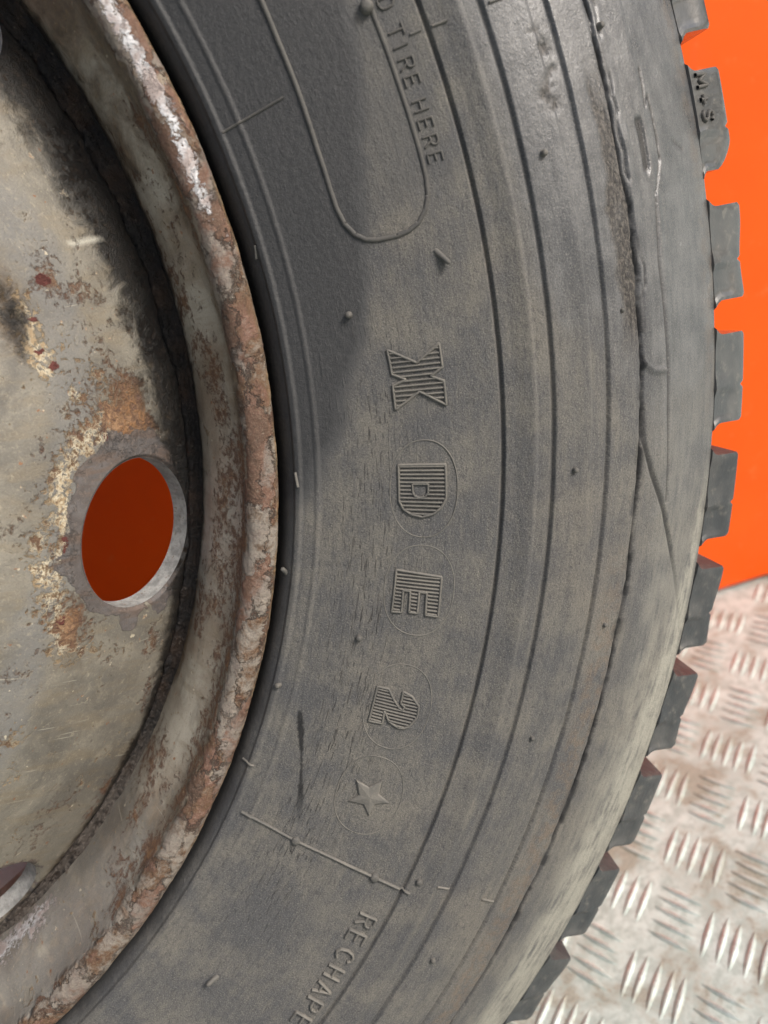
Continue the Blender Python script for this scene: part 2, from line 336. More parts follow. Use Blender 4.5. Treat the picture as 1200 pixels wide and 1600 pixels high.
# ------------------------------------------------------------------ tyre
SIDE = np.array([(.300, .030), (.309, .0165), (.3150, .0180), (.3172, .0110), (.3190, .0030), (.3212, -.0012), (.3250, -.0038), (.33, -.005), (.35, -.0105), (.375, -.016), (.3996, -.0195), (.4188, -.0222), (.43, -.0210), (.442, -.0182), (.4579, -.0121), (.475, -.004), (.49, .006), (.503, .0155), (.508, .0200)])
def smooth_curve(P, n):
    s = np.r_[0, np.cumsum(np.hypot(*np.diff(P, axis=0).T))]; t = np.linspace(0, s[-1], n)
    Q = np.stack([np.interp(t, s, P[:, 0]), np.interp(t, s, P[:, 1])], 1)
    for _ in range(int(330*.05)**2//2):
        Q[1:-1] = .25*Q[:-2]+.5*Q[1:-1]+.25*Q[2:]
    return Q
side = smooth_curve(SIDE, 560)
RELIEF = np.array([(300, 0), (321, 0), (322.6, .1), (323.6, 1.0), (325.0, 1.0), (326.0, .1), (330.2, .1), (330.9, .45), (331.8, .45), (332.6, 0), (397.6, .3), (398.9, .3), (399.4, -1.5), (400.2, -1.5), (400.8, .3), (405, .4), (410.9, 1.5), (411.9, 1.5), (413, .6), (417.6, .1), (418.2, -1.3), (419.0, -1.3), (419.7, .4), (428, .5), (432.6, 1.2), (433.5, 1.2), (434.6, .4), (440.8, .1), (441.4, -1.4), (442.3, -1.4), (443.0, .4), (456.3, .5), (457.4, .1), (458.6, .1), (459.4, .6), (465, .2), (474, .3), (476, 0), (505, 0), (520, 0)])
def surf(th, r):
    """front sidewall: angle (rad), radius -> point, normal (wheel frame)"""
    th = np.asarray(th, float); r = np.asarray(r, float)
    y = np.interp(r, side[:, 0], side[:, 1]); e = .0006
    dy = (np.interp(r+e, side[:, 0], side[:, 1])-np.interp(r-e, side[:, 0], side[:, 1]))/(2*e)
    nl = np.sqrt(1+dy*dy); nr = dy/nl; ny = -1/nl
    off = np.interp(r*1e3, RELIEF[:, 0], RELIEF[:, 1])*1e-3
    rr = r+nr*off; yy = y+ny*off
    return np.stack([rr*np.cos(th), yy, rr*np.sin(th)], -1), np.stack([nr*np.cos(th), ny, nr*np.sin(th)], -1)

TH = np.radians(np.r_[np.arange(-42, 48, .125), np.arange(48, 318, 1.5)])
def poly_dist(T, Rr, pts):
    """distance (m) and position (0..1) from grid points to a polyline of (deg, mm)"""
    X = T*.42; Y = Rr; best = np.full(X.shape, 9.); pos = np.zeros(X.shape); P = [(rad(a)*.42, b/1e3) for a, b in pts]
    for i in range(len(P)-1):
        ax, ay = P[i]; bx, by = P[i+1]; L = (bx-ax)**2+(by-ay)**2
        t = np.clip(((X-ax)*(bx-ax)+(Y-ay)*(by-ay))/L, 0, 1); d = np.hypot(X-ax-t*(bx-ax), Y-ay-t*(by-ay))
        m = d < best; best[m] = d[m]; pos[m] = ((i+t)/(len(P)-1))[m]
    return best, pos
nj = len(side)
T2, J2 = np.meshgrid(TH, np.arange(nj), indexing='ij'); Rg = side[J2, 0]
Tw = np.where(T2 > math.pi, T2-2*math.pi, T2); Td = np.degrees(Tw); Rmm = Rg*1e3
P0, N0 = surf(T2, Rg)
front = (Td > -42) & (Td < 48)
U2 = Tw*.42
# real relief: soft waviness, the cracked retread seam, cuts and torn rubber
disp = (vnoise(U2*22+40, Rg*26, 3, 3)-.5)*.0007
wob = (vnoise(U2*60+9, 0*Rg, 5, 3)-.5)*.0022+(vnoise(U2*340, 0*Rg, 19, 2)-.5)*.0009
seam_r = .4582+wob
crack_open = .45+.55*sstep(.35, .6, vnoise(U2*95+3, Rg*0+2, 6, 3))
disp -= .0022*crack_open*np.exp(-((Rg-seam_r)/.0006)**2)
seam2 = .4612+wob*1.5+(vnoise(U2*260+5, Rg*0, 18, 2)-.5)*.0016; sm2 = sstep(17, 21, Td)
disp -= .0012*sm2*sstep(.42, .6, vnoise(U2*90+11, Rg*0, 8, 3))*np.exp(-((Rg-seam2)/.0006)**2)
d_cut, t_cut = poly_dist(Tw, Rg, [(15.78, 458.8), (14.2, 459.8), (12.51, 465.7), (10.78, 473.7), (8.65, 482.5), (6.83, 490.3), (3.58, 504.3)])
cut = np.exp(-(d_cut/.0009)**2)*(1-sstep(.55, 1., t_cut)*.8)
disp -= .0016*cut
d_lip, _ = poly_dist(Tw, Rg, [(25.6, 473.5), (22.6, 471.0), (18.2, 473), (15.4, 473.5), (11, 476)])
disp -= .0008*np.exp(-(d_lip/.0007)**2)
d_tear, _ = poly_dist(Tw, Rg, [(18.0, 459.5), (17.6, 464), (17.5, 471)])
disp += .0014*np.exp(-(d_tear/.0009)**2)
band = sstep(.4475, .4505, Rg+wob*2)*sstep(.4583, .4570, Rg-wob)*(.55+.45*sstep(.35, .6, vnoise(U2*45, Rg*160, 16, 3)))
torn = np.clip(band*sstep(17.5, 21, Td)*sstep(32.5, 30, Td)*1.1, 0, 1)
d_scar, _ = poly_dist(Tw, Rg, [(33.1, 434.0), (32.7, 436.4), (32.0, 437.6), (31.2, 435.2), (30.7, 432.0), (30.3, 434)])
scar = np.exp(-(d_scar/.0024)**2)*sstep(.35, .6, vnoise(U2*260, Rg*260, 44, 3))
torn = np.maximum(torn, scar*.9); disp -= .0016*scar*(vnoise(U2*750, Rg*750, 45, 2)-.2)
disp += torn*(vnoise(U2*430, Rg*700, 9, 3, .6)-.55)*.0009*front
d_pk, _ = poly_dist(Tw, Rg, [(28.73, 470.4), (28.03, 470.8), (27.2, 470.8), (26.73, 470.6)]); pocket = sstep(.0021, .0014, d_pk); disp -= .0009*pocket
d_st, _ = poly_dist(Tw, Rg, [(30.9, 476.6), (30.25, 476.8), (29.3, 475.6), (29.7, 478.3), (29.01, 478.7), (27.91, 479.0), (27.0, 478.8)]); strip = np.exp(-((d_st+(vnoise(U2*500, Rg*500, 47, 2)-.5)*.0005)/.0005)**2); disp -= .0006*strip
d_s3, _ = poly_dist(Tw, Rg, [(27.0, 478.8), (26.2, 476.2), (25.6, 473.6)]); disp -= .0008*np.exp(-(d_s3/.0005)**2)
d_s4, _ = poly_dist(Tw, Rg, [(27.7, 488.3), (27.26, 494.4)]); disp -= .0006*np.exp(-(d_s4/.0005)**2)
disp += .0007*sstep(.4598, .4604, Rg+wob*.6)*sstep(.4650, .4640, Rg-wob)*sstep(18, 20, Td)*sstep(29, 28, Td)
P0 = P0+N0*disp[..., None]
wet_edge = np.interp(Td, [8, 10.5, 12.3, 15.6, 19.4, 23, 26.5, 30.5, 35, 40, 60], [322, 325, 333, 342, 349, 356, 361.5, 370, 378, 386, 390])
wsoft = np.interp(Td, [8, 12, 18, 24, 28], [12, 11, 8, 4, 8]); wet = sstep(1, -1, (Rmm-wet_edge-(vnoise(U2*60, Rg*60, 12, 3)-.5)*7)/wsoft)
wet = np.maximum(wet, .50*sstep(25.6, 29, Td)*sstep(398, 393, Rmm))
wet = np.maximum(wet, sstep(322.0, 318.5, Rmm)*.9)  # gap beside the flange: its shade put into the colour, not damp
d_tar, t_tar = poly_dist(Tw, Rg, [(-3.3, 335.2), (-5.2, 338.7), (-6.94, 342.1), (-8.69, 345.3), (-10.9, 349.7)])
tar_cuts = sstep(.0011, .0005, d_tar-.0005*np.sin(t_tar*9)+(vnoise(U2*900, Rg*900, 14, 2)-.5)*.0009)*sstep(0, .05, t_tar)*(1-sstep(.75, 1, t_tar)*.8)
holes = sstep(.58, .66, vnoise(U2*150+7, Rg*140, 15, 3))*np.exp(-((Rg-seam_r)/.0022)**2); tar_cuts = np.maximum(tar_cuts, np.clip(1.6*crack_open*np.exp(-((Rg-seam_r)/.0006)**2), 0, 1)); tar_cuts = np.maximum(tar_cuts, holes*.9); tar_cuts = np.maximum(tar_cuts, cut*.8)  # the same mask also blackens the seam crack, its holes and the cut
tar_cuts = np.maximum(tar_cuts, .7*sm2*np.exp(-((Rg-seam2)/.0005)**2)*sstep(.42, .6, vnoise(U2*90+11, Rg*0, 8, 3)))
tar_cuts = np.maximum(tar_cuts, .75*np.exp(-(d_lip/.0005)**2)); tar_cuts = np.maximum(tar_cuts, strip); tar_cuts = np.maximum(tar_cuts, .8*pocket); tar_cuts = np.maximum(tar_cuts, .7*np.exp(-(d_s3/.0004)**2)); tar_cuts = np.maximum(tar_cuts, .6*np.exp(-(d_s4/.0004)**2)); tar_cuts = np.maximum(tar_cuts, .8*scar*sstep(.5, .62, vnoise(U2*500, Rg*700, 46, 3)))
cream = np.exp(-((Rmm-np.interp(Td, [-20, -11.7, -6.6, -1.4, 4, 9, 14], [494, 494, 496, 499, 500, 503, 505]))/np.interp(Td, [-20, -10, 0, 8], [11, 10.5, 7.5, 3]))**2)*sstep(15, 2, Td)
cream = np.clip(cream*1.5+.45*sstep(463, 480, Rmm)*sstep(20, 0, Td), 0, 1)
gloss = np.clip(sstep(455, 476, Rmm)*sstep(2, 24, Td)*.8+sstep(398, 440, Rmm)*sstep(20, 34, Td)*.9, 0, 1)
brown = np.clip(sstep(443, 449, Rmm)*sstep(459, 455, Rmm)*sstep(12, 2, Td)*.9+sstep(496, 503, Rmm)*sstep(12, 20, Td)*.6, 0, 1)
clean = np.clip(sstep(10, 30, Td)*sstep(398, 430, Rmm)+.35*sstep(440, 465, Rmm)*sstep(-4, 10, Td), 0, 1)
crackz = np.exp(-((Rmm-352)/13.)**2)*sstep(27, 18, Td)*sstep(-30, -8, Td)+.10*sstep(335, 345, Rmm)*sstep(396, 385, Rmm)
# the rest of the cross-section: tread base, centre ribs, rear shoulder and rear sidewall
def mir(p): return [(r, .280-y+(.014*math.exp(-((r-.41)/.06)**2))) for r, y in p]
back = [(.5082, .026), (.5080, .060), (.5080, .1005), (.5262, .1020), (.5272, .105), (.5275, .138), (.514, .1395), (.514, .146), (.5275, .1475), (.5278, .18), (.5278, .246), (.5262, .251)]
back += mir([tuple(x) for x in SIDE[::-1][1:]])
back = np.array(back); nb_ = len(back)
PB = np.stack([back[:, 0][None]*np.cos(TH)[:, None], np.repeat(back[:, 1][None], len(TH), 0), back[:, 0][None]*np.sin(TH)[:, None]], -1)
allP = np.concatenate([P0, PB], 1); njt = nj+nb_
me = mesh_np('tyre', allP.reshape(-1, 3), grid_faces(len(TH), njt, True))
def pad(a): return np.concatenate([a, np.zeros((len(TH), nb_))], 1)
polv = np.zeros((len(TH), njt, 3)); polv[..., 0] = np.where(TH > math.pi, TH-2*math.pi, TH)[:, None]*.42
polv[:, :nj, 1] = Rg; polv[:, nj:, 1] = .51+np.cumsum(np.r_[0, np.hypot(*np.diff(back, axis=0).T)])[None]
attr(me, 'pol', polv, True)
for nme, a in (('wet', wet), ('tar_cuts', np.clip(tar_cuts, 0, 1)), ('cream', cream), ('gloss', gloss), ('torn', torn), ('crack', crackz), ('brown', brown), ('clean', clean)): attr(me, nme, pad(a))  # wet also holds the painted shade of the gap beside the flange
tyre = part('tyre', me, RUB)

# ---- tread shoulder blocks (front row), each its own object
def block_mesh(variant):
    half = .0198; pitch = .0272; nu = 30
    us = np.r_[np.linspace(-1, -.86, 3), np.linspace(-.84, .84, nu-6), np.linspace(.86, 1, 3)]
    v = np.r_[0, .06, np.linspace(.12, 1, 12)]; V = []
    for u in us:
        for t in v:
            hw = half+(pitch-half-.0004)*max(0, 1-t/.34)**2.2           # flares into the rounded groove bottom
            x = u*hw; top = .5278
            top -= .0009*max(0, (abs(u)-.93)/.07)**2                    # rubbed corners
            if abs(u-.20) < .045: top -= .0016                         # small sipe notch in the outer edge
            if variant == 1 and u > .45: top -= .006*((u-.45)/.55)**1.5
            if variant == 2: top -= .0008*math.sin(u*3+1)
            r = .5060+(top-.5060)*t
            y = .0178+(.0289-.0178)*t
            y += .0013*float(sstep(.22, .36, u)*sstep(.95, .80, u)*sstep(.78, .55, t))
            if variant != 1: y += .0012*float(sstep(-.95, -.55, u)*sstep(.10, -.15, u)*sstep(.75, .2, t))
            y += .0045*max(0, 1-t/.12)
            y += .0010*max(0, (t-.9)/.1)
            if abs(u-.20) < .05: y -= .0006
            V.append((r*math.cos(x/.5278), y, r*math.sin(-x/.5278)))
    n1 = len(us); n2 = len(v); F = grid_faces(n1, n2).tolist()
    ring = [i*n2 for i in range(n1)][::-1][:0]+[0*n2+j for j in range(n2)]+[i*n2+n2-1 for i in range(1, n1)]+[(n1-1)*n2+j for j in range(n2-2, -1, -1)]
    base = len(V); rows = [.036, .1000]
    for k, yb in enumerate(rows):
        for i in ring: x, y, z = V[i]; V.append((x, max(yb, y+.002), z))
    m = len(ring); prev = ring
    for k in range(len(rows)):
        cur = [base+k*m+i for i in range(m)]
        for i in range(m-1): F.append([prev[i], prev[i+1], cur[i+1], cur[i]])
        prev = cur
    me = mesh_np('tread_block', V, F)
    me.materials.append(BLK)
    return me
blocks = [block_mesh(i) for i in range(3)]
NB = 61; STEP = 360/NB
for me_b in blocks:
    ev = np.zeros(len(me_b.edges), bool)
    me_b.set_sharp_from_angle(angle=rad(24))
for k in range(NB):
    th = 4.65+STEP*k
    if th > 180: th -= 360
    v = 1 if k == 4 else (2 if k % 3 == 0 else 0)
    b = obj('tread_block', blocks[v], None, tyre); b.rotation_euler.y = -rad(th)
    if 14 < th < 70: b.material_slots[0].link = 'OBJECT'; b.material_slots[0].material = BLKW      # still wet from rain

# ---- raised lines and lettering on the sidewall
def ridge(pts, width, height, closed=False, step=.0007, lift=0.0, at=surf):
    P = np.array([(rad(a), b/1e3) for a, b in pts])
    if closed: P = np.vstack([P, P[:1]])
    L = np.hypot(np.diff(P[:, 0])*.38, np.diff(P[:, 1])); s = np.r_[0, np.cumsum(L)]
    n = max(2, int(s[-1]/step)+1); t = np.linspace(0, s[-1], n+1 if closed else n)
    t = np.unique(np.r_[t, s]); q = np.stack([np.interp(t, s, P[:, 0]), np.interp(t, s, P[:, 1])], 1)
    if closed: q = q[:-1]
    C, N = at(q[:, 0], q[:, 1])
    if closed: Tn = np.roll(C, -1, 0)-np.roll(C, 1, 0)
    else: Tn = np.gradient(C, axis=0)
    Tn /= np.linalg.norm(Tn, axis=1)[:, None]; S = np.cross(N, Tn)
    cs = [(-.5, -.5), (-.42, .55), (-.2, .93), (0, 1), (.2, .93), (.42, .55), (.5, -.5)]; K = len(cs)
    V = np.stack([C+S*(a*width)+N*((h*height if h > 0 else -.0004)+lift) for a, h in cs], 1).reshape(-1, 3)
    F = grid_faces(len(q), K, closed)
    if not closed:
        pass
    return V, F
def join(lst):
    V = []; F = []; o = 0
    for v, f in lst: V.append(v); F.append(np.asarray(f)+o); o += len(v)
    return np.concatenate(V), np.concatenate(F)
def add(name, lst, mat=LET, parent=tyre):
    V, F = join(lst); return obj(name, mesh_np(name, V, F), mat, parent)
def hatch(poly, holes, spacing):
    segs = []; th = [p[0] for p in poly]; t = min(th)+spacing*.75
    while t < max(th)-spacing*.35:
        xs = []
        for pg in [poly]+holes:
            for i in range(len(pg)):
                (a0, b0), (a1, b1) = pg[i], pg[(i+1) % len(pg)]
                if (a0 <= t) != (a1 <= t): xs.append(b0+(b1-b0)*(t-a0)/(a1-a0))
        xs.sort()
        for i in range(0, len(xs)-1, 2):
            if xs[i+1]-xs[i] > 1.6: segs.append([(t, xs[i]+.5), (t, xs[i+1]-.5)])
        t += spacing
    return segs
GX = [(20.41, 360.3), (19.5, 370.1), (20.41, 378.8), (19.11, 379.1), (18.68, 374.6), (18.34, 379.2), (17.01, 379.4), (17.88, 370.1), (16.95, 361.1), (18.34, 360.8), (18.63, 365.7), (19.0, 361.0)]
GD = [(13.66, 361.2), (13.66, 378.4), (11.71, 378.8), (11.19, 377.3), (10.76, 374.3), (10.56, 370.2), (10.7, 366.0), (11.0, 363.1), (11.5, 361.5)]
GDi = [(12.52, 366.3), (12.53, 372.1), (12.0, 372.1), (11.77, 371.0), (11.69, 369.2), (11.79, 367.3), (12.02, 366.5)]
GE = [(7.2, 362.0), (7.03, 379.2), (4.61, 379.8), (4.62, 375.0), (5.98, 374.4), (5.98, 371.5), (4.66, 371.8), (4.65, 368.7), (5.97, 368.1), (5.96, 365.4), (4.58, 365.8), (4.53, 362.2)]
G2 = [(-0.44, 362.2), (-0.44, 366.7), (-1.02, 369.5), (-1.45, 372.2), (-1.57, 373.8), (-1.36, 374.4), (-1.15, 372.6), (-0.39, 372.4), (-0.59, 376.2), (-1.1, 379.6), (-1.59, 380.1), (-1.85, 380.0), (-2.52, 377.9), (-2.69, 376.1), (-2.73, 374.0), (-2.5, 370.0), (-1.89, 367.2), (-2.73, 367.6), (-2.79, 362.3)]
for poly, holes, sp in ((GX, [], .275), (GD, [GDi], .235), (GE, [], .222), (G2, [], .205)):
    parts_ = [ridge(poly, .00115, .00085, True)]
    for h in holes: parts_.append(ridge(h, .0010, .0008, True))
    for sg in hatch(poly, holes, sp): parts_.append(ridge(sg, .00085, .00080))
    add('raised_letter', parts_)
def oval(tc, rc, ht, hr, tilt=0.0, n=72):
    out = []
    for i in range(n):
        a = 2*math.pi*i/n; c, s = math.cos(a), math.sin(a); e = 2/2.2
        x = ht*math.copysign(abs(c)**e, c); y = hr*math.copysign(abs(s)**e, s)
        out.append((tc+x, rc+y+tilt*x))
    return out
for tc, rc, ht, hr in ((12.22, 370.6, 2.88, 12.5), (6.05, 371.4, 2.80, 13.2), (-1.45, 371.6, 2.78, 12.9), (-7.55, 371.6, 2.65, 12.9)):
    add('moulding_ring', [ridge(oval(tc, rc, ht, hr), .0005, .00022, True)])
# star: five facets rising to a small crest
ST = [(-6.82, 364.8), (-7.0, 370.4), (-6.34, 374.5), (-7.22, 375.1), (-7.56, 380.2), (-7.96, 375.1), (-8.82, 374.6), (-8.22, 370.9), (-8.35, 364.9), (-7.72, 367.8)]
C, N = surf(np.radians([p[0] for p in ST]), np.array([p[1] for p in ST])/1e3)
cc, cn = surf(rad(-7.6), .3722)
V = np.concatenate([C-N*.0006, C+N*.00055, C*.88+(cc)*.12+N*.0009, (cc+cn*.0014)[None]]); F = []
for i in range(10):
    j = (i+1) % 10; F += [(i, j, 10+j, 10+i), (10+i, 10+j, 20+j, 20+i), (20+i, 20+j, 30, 30)]
def mesh_mixed(name, V, F):
    me = bpy.data.meshes.new(name); me.from_pydata([tuple(v) for v in V], [], [tuple(dict.fromkeys(f)) for f in F]); me.update(); return me
obj('raised_star', mesh_mixed('raised_star', V, F), LET, tyre)
# frame line of the branding field, radial mould lines, ticks
BOXL = [(42.4, 355.6), (40.36, 354.8), (39.72, 354.5), (37.59, 353.9), (35.07, 353.6), (32.01, 352.9), (29.6, 352.9), (28.6, 353.2), (27.7, 354.4), (27.0, 357.0), (26.6, 360.2), (26.45, 363.5), (26.38, 370.8), (26.48, 375.0), (26.75, 378.9), (27.3, 382.2), (27.95, 384.2), (28.8, 385.1), (30.2, 385.3), (33, 385.2), (36.49, 385.2), (38, 385.4), (40, 385.6)]
add('raised_frame_line', [ridge(BOXL, .0019, .0008)], LETD)
add('raised_radial_line', [ridge([(34.72, 325.5), (35.02, 348.4)], .0010, .0005)], LETD)
add('raised_radial_line', [ridge([(-12.07, 327.7), (-12.16, 339.7), (-12.3, 351.8), (-12.35, 369.6), (-12.49, 387.1), (-12.61, 403.4)], .0013, .0010)])
for a, b in (((-11.58, 412.5), (-11.47, 418.2)), ((-11.65, 433.7), (-11.74, 440.6)), ((35.2, 394.0), (35.2, 397.8)), ((35.15, 401.5), (35.1, 406.5)), ((-8.52, 320.8), (-8.47, 325.5)), ((27.2, 322.0), (28.0, 323.0)), ((12.2, 324.6), (13.2, 323.8)), ((35.1, 421.5), (35.1, 427.0))):
    add('raised_tick', [ridge([a, b], .0011, .0008)])
# stroke lettering; x runs clockwise round the wheel, y outwards
FONT = {'D': [[(0, 0), (0, 1), (.42, 1), (.62, .82), (.66, .5), (.62, .18), (.42, 0), (0, 0)]], 'T': [[(0, 1), (.7, 1)], [(.35, 1), (.35, 0)]], 'I': [[(.1, 0), (.1, 1)]],
        'R': [[(0, 0), (0, 1), (.45, 1), (.62, .88), (.64, .74), (.58, .58), (.42, .50), (0, .50)], [(.34, .5), (.66, 0)]], 'E': [[(.6, 0), (0, 0), (0, 1), (.6, 1)], [(0, .52), (.5, .52)]],
        'H': [[(0, 0), (0, 1)], [(.66, 0), (.66, 1)], [(0, .5), (.66, .5)]], 'C': [[(.68, .82), (.52, .97), (.34, 1), (.12, .86), (.02, .5), (.12, .14), (.34, 0), (.52, .03), (.68, .18)]],
        'A': [[(0, 0), (.36, 1), (.72, 0)], [(.15, .36), (.57, .36)]], 'P': [[(0, 0), (0, 1), (.45, 1), (.62, .88), (.64, .72), (.58, .55), (.42, .46), (0, .46)]],
        'M': [[(0, 0), (.04, 1), (.38, .3), (.72, 1), (.76, 0)]], '+': [[(0, .5), (.6, .5)], [(.3, .2), (.3, .8)]], 'S': [[(.6, .85), (.4, 1), (.15, .95), (.04, .75), (.2, .56), (.46, .45), (.6, .25), (.46, .04), (.2, 0), (.0, .16)]]}
def text(chars, h, width, height, hs=1.0, at=surf, name='raised_letter', parent=tyre, rscale=.39, mat=LET):
    for ch, tc, rc in chars:
        gl = FONT[ch]; xs = [p[0] for s_ in gl for p in s_]; mx = (min(xs)+max(xs))/2; L = []
        for st in gl: L.append(ridge([(tc-math.degrees((x-mx)*h*hs/1e3/rscale), rc+(y-.5)*h) for x, y in st], width, height, step=.0005, at=at))
        add(name, L, mat, parent)
text([('D', 36.9, 390.2), ('T', 35.6, 390.0), ('I', 34.9, 389.8), ('R', 34.1, 389.8), ('E', 33.3, 389.8), ('H', 32.1, 389.8), ('E', 31.23, 389.8), ('R', 30.39, 389.8), ('E', 29.58, 389.8)], 4.9, .0010, .0008, 1.0, mat=LETD)
text([('R', -15.30, 392.2), ('E', -16.52, 392.0), ('C', -17.87, 392.0), ('H', -19.22, 392.0), ('A', -20.50, 392.0), ('P', -21.7, 392.0), ('E', -22.95, 392.0), ('R', -24.2, 392.0)], 7.6, .0013, .0012, .92)
def surf_block(th, r):
    th = np.asarray(th); r = np.asarray(r); t = (r-.506)/(.5278-.506); y = .0178+.0111*t; n = np.array((.454, -.891))
    return np.stack([r*np.cos(th), y, r*np.sin(th)], -1), np.stack([n[0]*np.cos(th), 0*th+n[1], n[0]*np.sin(th)], -1)
text([('M', 29.95, 514.2), ('+', 29.15, 513.6), ('S', 28.45, 514.6)], 6.2, .0017, .0013, 1.0, surf_block, rscale=.51, mat=LETD)
# mould spew stubs
def spew(th, r, rad_, h, lean=(0, 0)):
    c, n = surf(rad(th), r/1e3); er = np.array((math.cos(rad(th)), 0, math.sin(rad(th)))); et = np.array((-math.sin(rad(th)), 0, math.cos(rad(th))))
    ax = n+er*lean[0]+et*lean[1]; ax /= np.linalg.norm(ax); s1 = np.cross(ax, et); s1 /= np.linalg.norm(s1); s2 = np.cross(ax, s1); V = []
    for t, k in ((-.3, 1.25), (.1, 1.0), (.7, .95), (.93, .7), (1.0, .25)):
        for i in range(8): a = i*math.pi/4; V.append(c+ax*h*t+(s1*math.cos(a)+s2*math.sin(a))*rad_*k)
    F = [(j*8+i, j*8+(i+1) % 8, (j+1)*8+(i+1) % 8, (j+1)*8+i) for j in range(4) for i in range(8)]+[(32, 33, 34, 35), (32, 35, 36, 39), (36, 37, 38, 39)]
    obj('vent_spew', mesh_np('vent_spew', V, F), LETS, tyre)
for a in ((22.74, 348.9, .0013, .0022), (25.0, 383.6, .0011, .0058, (.9, -1.3)), (28.34, 426.2, .0012, .0020), (13.17, 427.4, .0011, .0018), (2.48, 351.5, .0013, .0022), (-2.11, 325.2, .0011, .0018), (-1.65, 427.8, .0010, .0016), (-23.73, 352.4, .0011, .0045, (-.6, -1.2)), (-15.96, 426.4, .0011, .0018), (20.66, 449.6, .0009, .0012), (4.81, 449.9, .0010, .0014), (-12.3, 351.8, .0019, .0017), (-12.49, 387.1, .0019, .0016), (-11.72, 404.8, .0014, .0014), (37.1, 384.0, .0024, .0030), (6.0, 320.8, .0010, .0030, (.2, .6)), (32.9, 462.0, .0012, .0015)):
    spew(*a)

# ------------------------------------------------------------------ rim (flange, gutter, barrel)
RIMP = np.array([(.3060, .030), (.3105, .016), (.3145, .0090), (.3165, .0055), (.3170, .0025), (.3169, .0005), (.3160, -.0012), (.3135, -.0022), (.3100, -.0027), (.3068, -.0020), (.3043, .0012), (.3030, .0060), (.3012, .0110), (.2982, .0155), (.2940, .0210), (.2903, .0275), (.2880, .0350), (.2862, .0430), (.2838, .0490)])
def dense_curve(P, n, sm):
    s = np.r_[0, np.cumsum(np.hypot(*np.diff(P, axis=0).T))]; t = np.linspace(0, s[-1], n); Q = np.stack([np.interp(t, s, P[:, 0]), np.interp(t, s, P[:, 1])], 1)
    for _ in range(sm): Q[1:-1] = .25*Q[:-2]+.5*Q[1:-1]+.25*Q[2:]
    return Q
rimc = dense_curve(RIMP, 130, 9)
arc = np.r_[0, np.cumsum(np.hypot(*np.diff(rimc, axis=0).T))]
tg = np.gradient(rimc, axis=0); tg /= np.linalg.norm(tg, axis=1)[:, None]; nrm = np.stack([tg[:, 1], -tg[:, 0]], 1)
nrm *= np.sign((nrm[:, 1:2]*-1)+1e-9) if False else 1
mid_i = np.argmin(rimc[:, 1]); nrm = nrm*np.sign(-nrm[mid_i, 1])
nr_ = len(rimc); TT, JJ = np.meshgrid(TH, np.arange(nr_), indexing='ij')
Tw = np.where(TT > math.pi, TT-2*math.pi, TT); Td = np.degrees(Tw); uu = Tw*.31; ss = arc[JJ]
rr_ = rimc[JJ, 0]; yy_ = rimc[JJ, 1]
s_edge = arc[np.argmax(rimc[:, 0])]; s_in = arc[np.argmax((rimc[:, 0] < .3052) & (arc > s_edge))]
lip = sstep(s_in+.0035, s_in-.0015, ss+(vnoise(uu*170, ss*170, 21, 3)-.5)*.010)*sstep(s_edge-.004, s_edge+.001, ss)
flk = np.floor(vnoise(uu*90, ss*190, 22, 4, .6)*6)/6*.8+vnoise(uu*420, ss*420, 23, 3)*.2
dsp = lip*(flk-.45)*.0012+(vnoise(uu*30, ss*30, 24, 3)-.5)*.0004
rr2 = rr_+nrm[JJ, 0]*dsp; yy2 = yy_+nrm[JJ, 1]*dsp
back = np.array([(.2815, .056), (.2790, .075), (.2740, .095), (.2740, .150), (.2800, .185), (.2855, .225), (.2900, .262), (.3050, .276), (.3165, .284), (.3165, .278), (.3060, .262), (.2860, .250)])
nbk = len(back)
PB = np.stack([back[:, 0][None]*np.cos(TH)[:, None], np.repeat(back[:, 1][None], len(TH), 0), back[:, 0][None]*np.sin(TH)[:, None]], -1)
PF = np.stack([rr2*np.cos(TT), yy2, rr2*np.sin(TT)], -1)
allP = np.concatenate([PF, PB], 1); njt = nr_+nbk
me = mesh_np('rim', allP.reshape(-1, 3), grid_faces(len(TH), njt, True))
polv = np.zeros((len(TH), njt, 3)); polv[..., 0] = np.where(TH > math.pi, TH-2*math.pi, TH)[:, None]*.31; polv[:, :nr_, 1] = ss; polv[:, nr_:, 1] = arc[-1]+np.cumsum(np.r_[.01, np.hypot(*np.diff(back, axis=0).T)])[None]
attr(me, 'pol', polv, True)
def pad(a, v=0.): return np.concatenate([np.broadcast_to(a, TT.shape), np.full((len(TH), nbk), v)], 1)
s_cr = arc[-1]
white = sstep(27, 33, Td)*lip*np.exp(-((ss-s_edge-.0085)/.0032)**2)*.62+sstep(18, 26, Td)*lip*.10+.62*sstep(-27, -33, Td)*np.exp(-((ss-s_cr+.016)/.010)**2)*(1-lip)  # white flakes on the lip; low gutter patch paints in a sky reflection
rustb = .46*sstep(.40, .70, vnoise(uu*26+2, ss*60, 25, 3))*(1-lip)+.16*np.exp(-((ss-s_in-.003)/.004)**2)
stain = .75*np.exp(-((ss-s_in-.003)/.005)**2)*sstep(-34, -10, Td)+.62*sstep(.40, .66, vnoise(uu*16, ss*30, 27, 4))+.75*np.exp(-((ss-s_cr)/.011)**2)*sstep(-30, 5, Td)
grime_shade = np.exp(-((ss-s_cr-.001)/np.interp(Td, [-25, 0, 15, 30, 48], [.003, .0085, .0115, .014, .017]))**2)  # joint grime, spread wider upwards by crease shade put into the colour
barer = .55*np.exp(-((Td+33)/5.)**2)*0
greyr = sstep(-8, -24, Td)*.55+.15
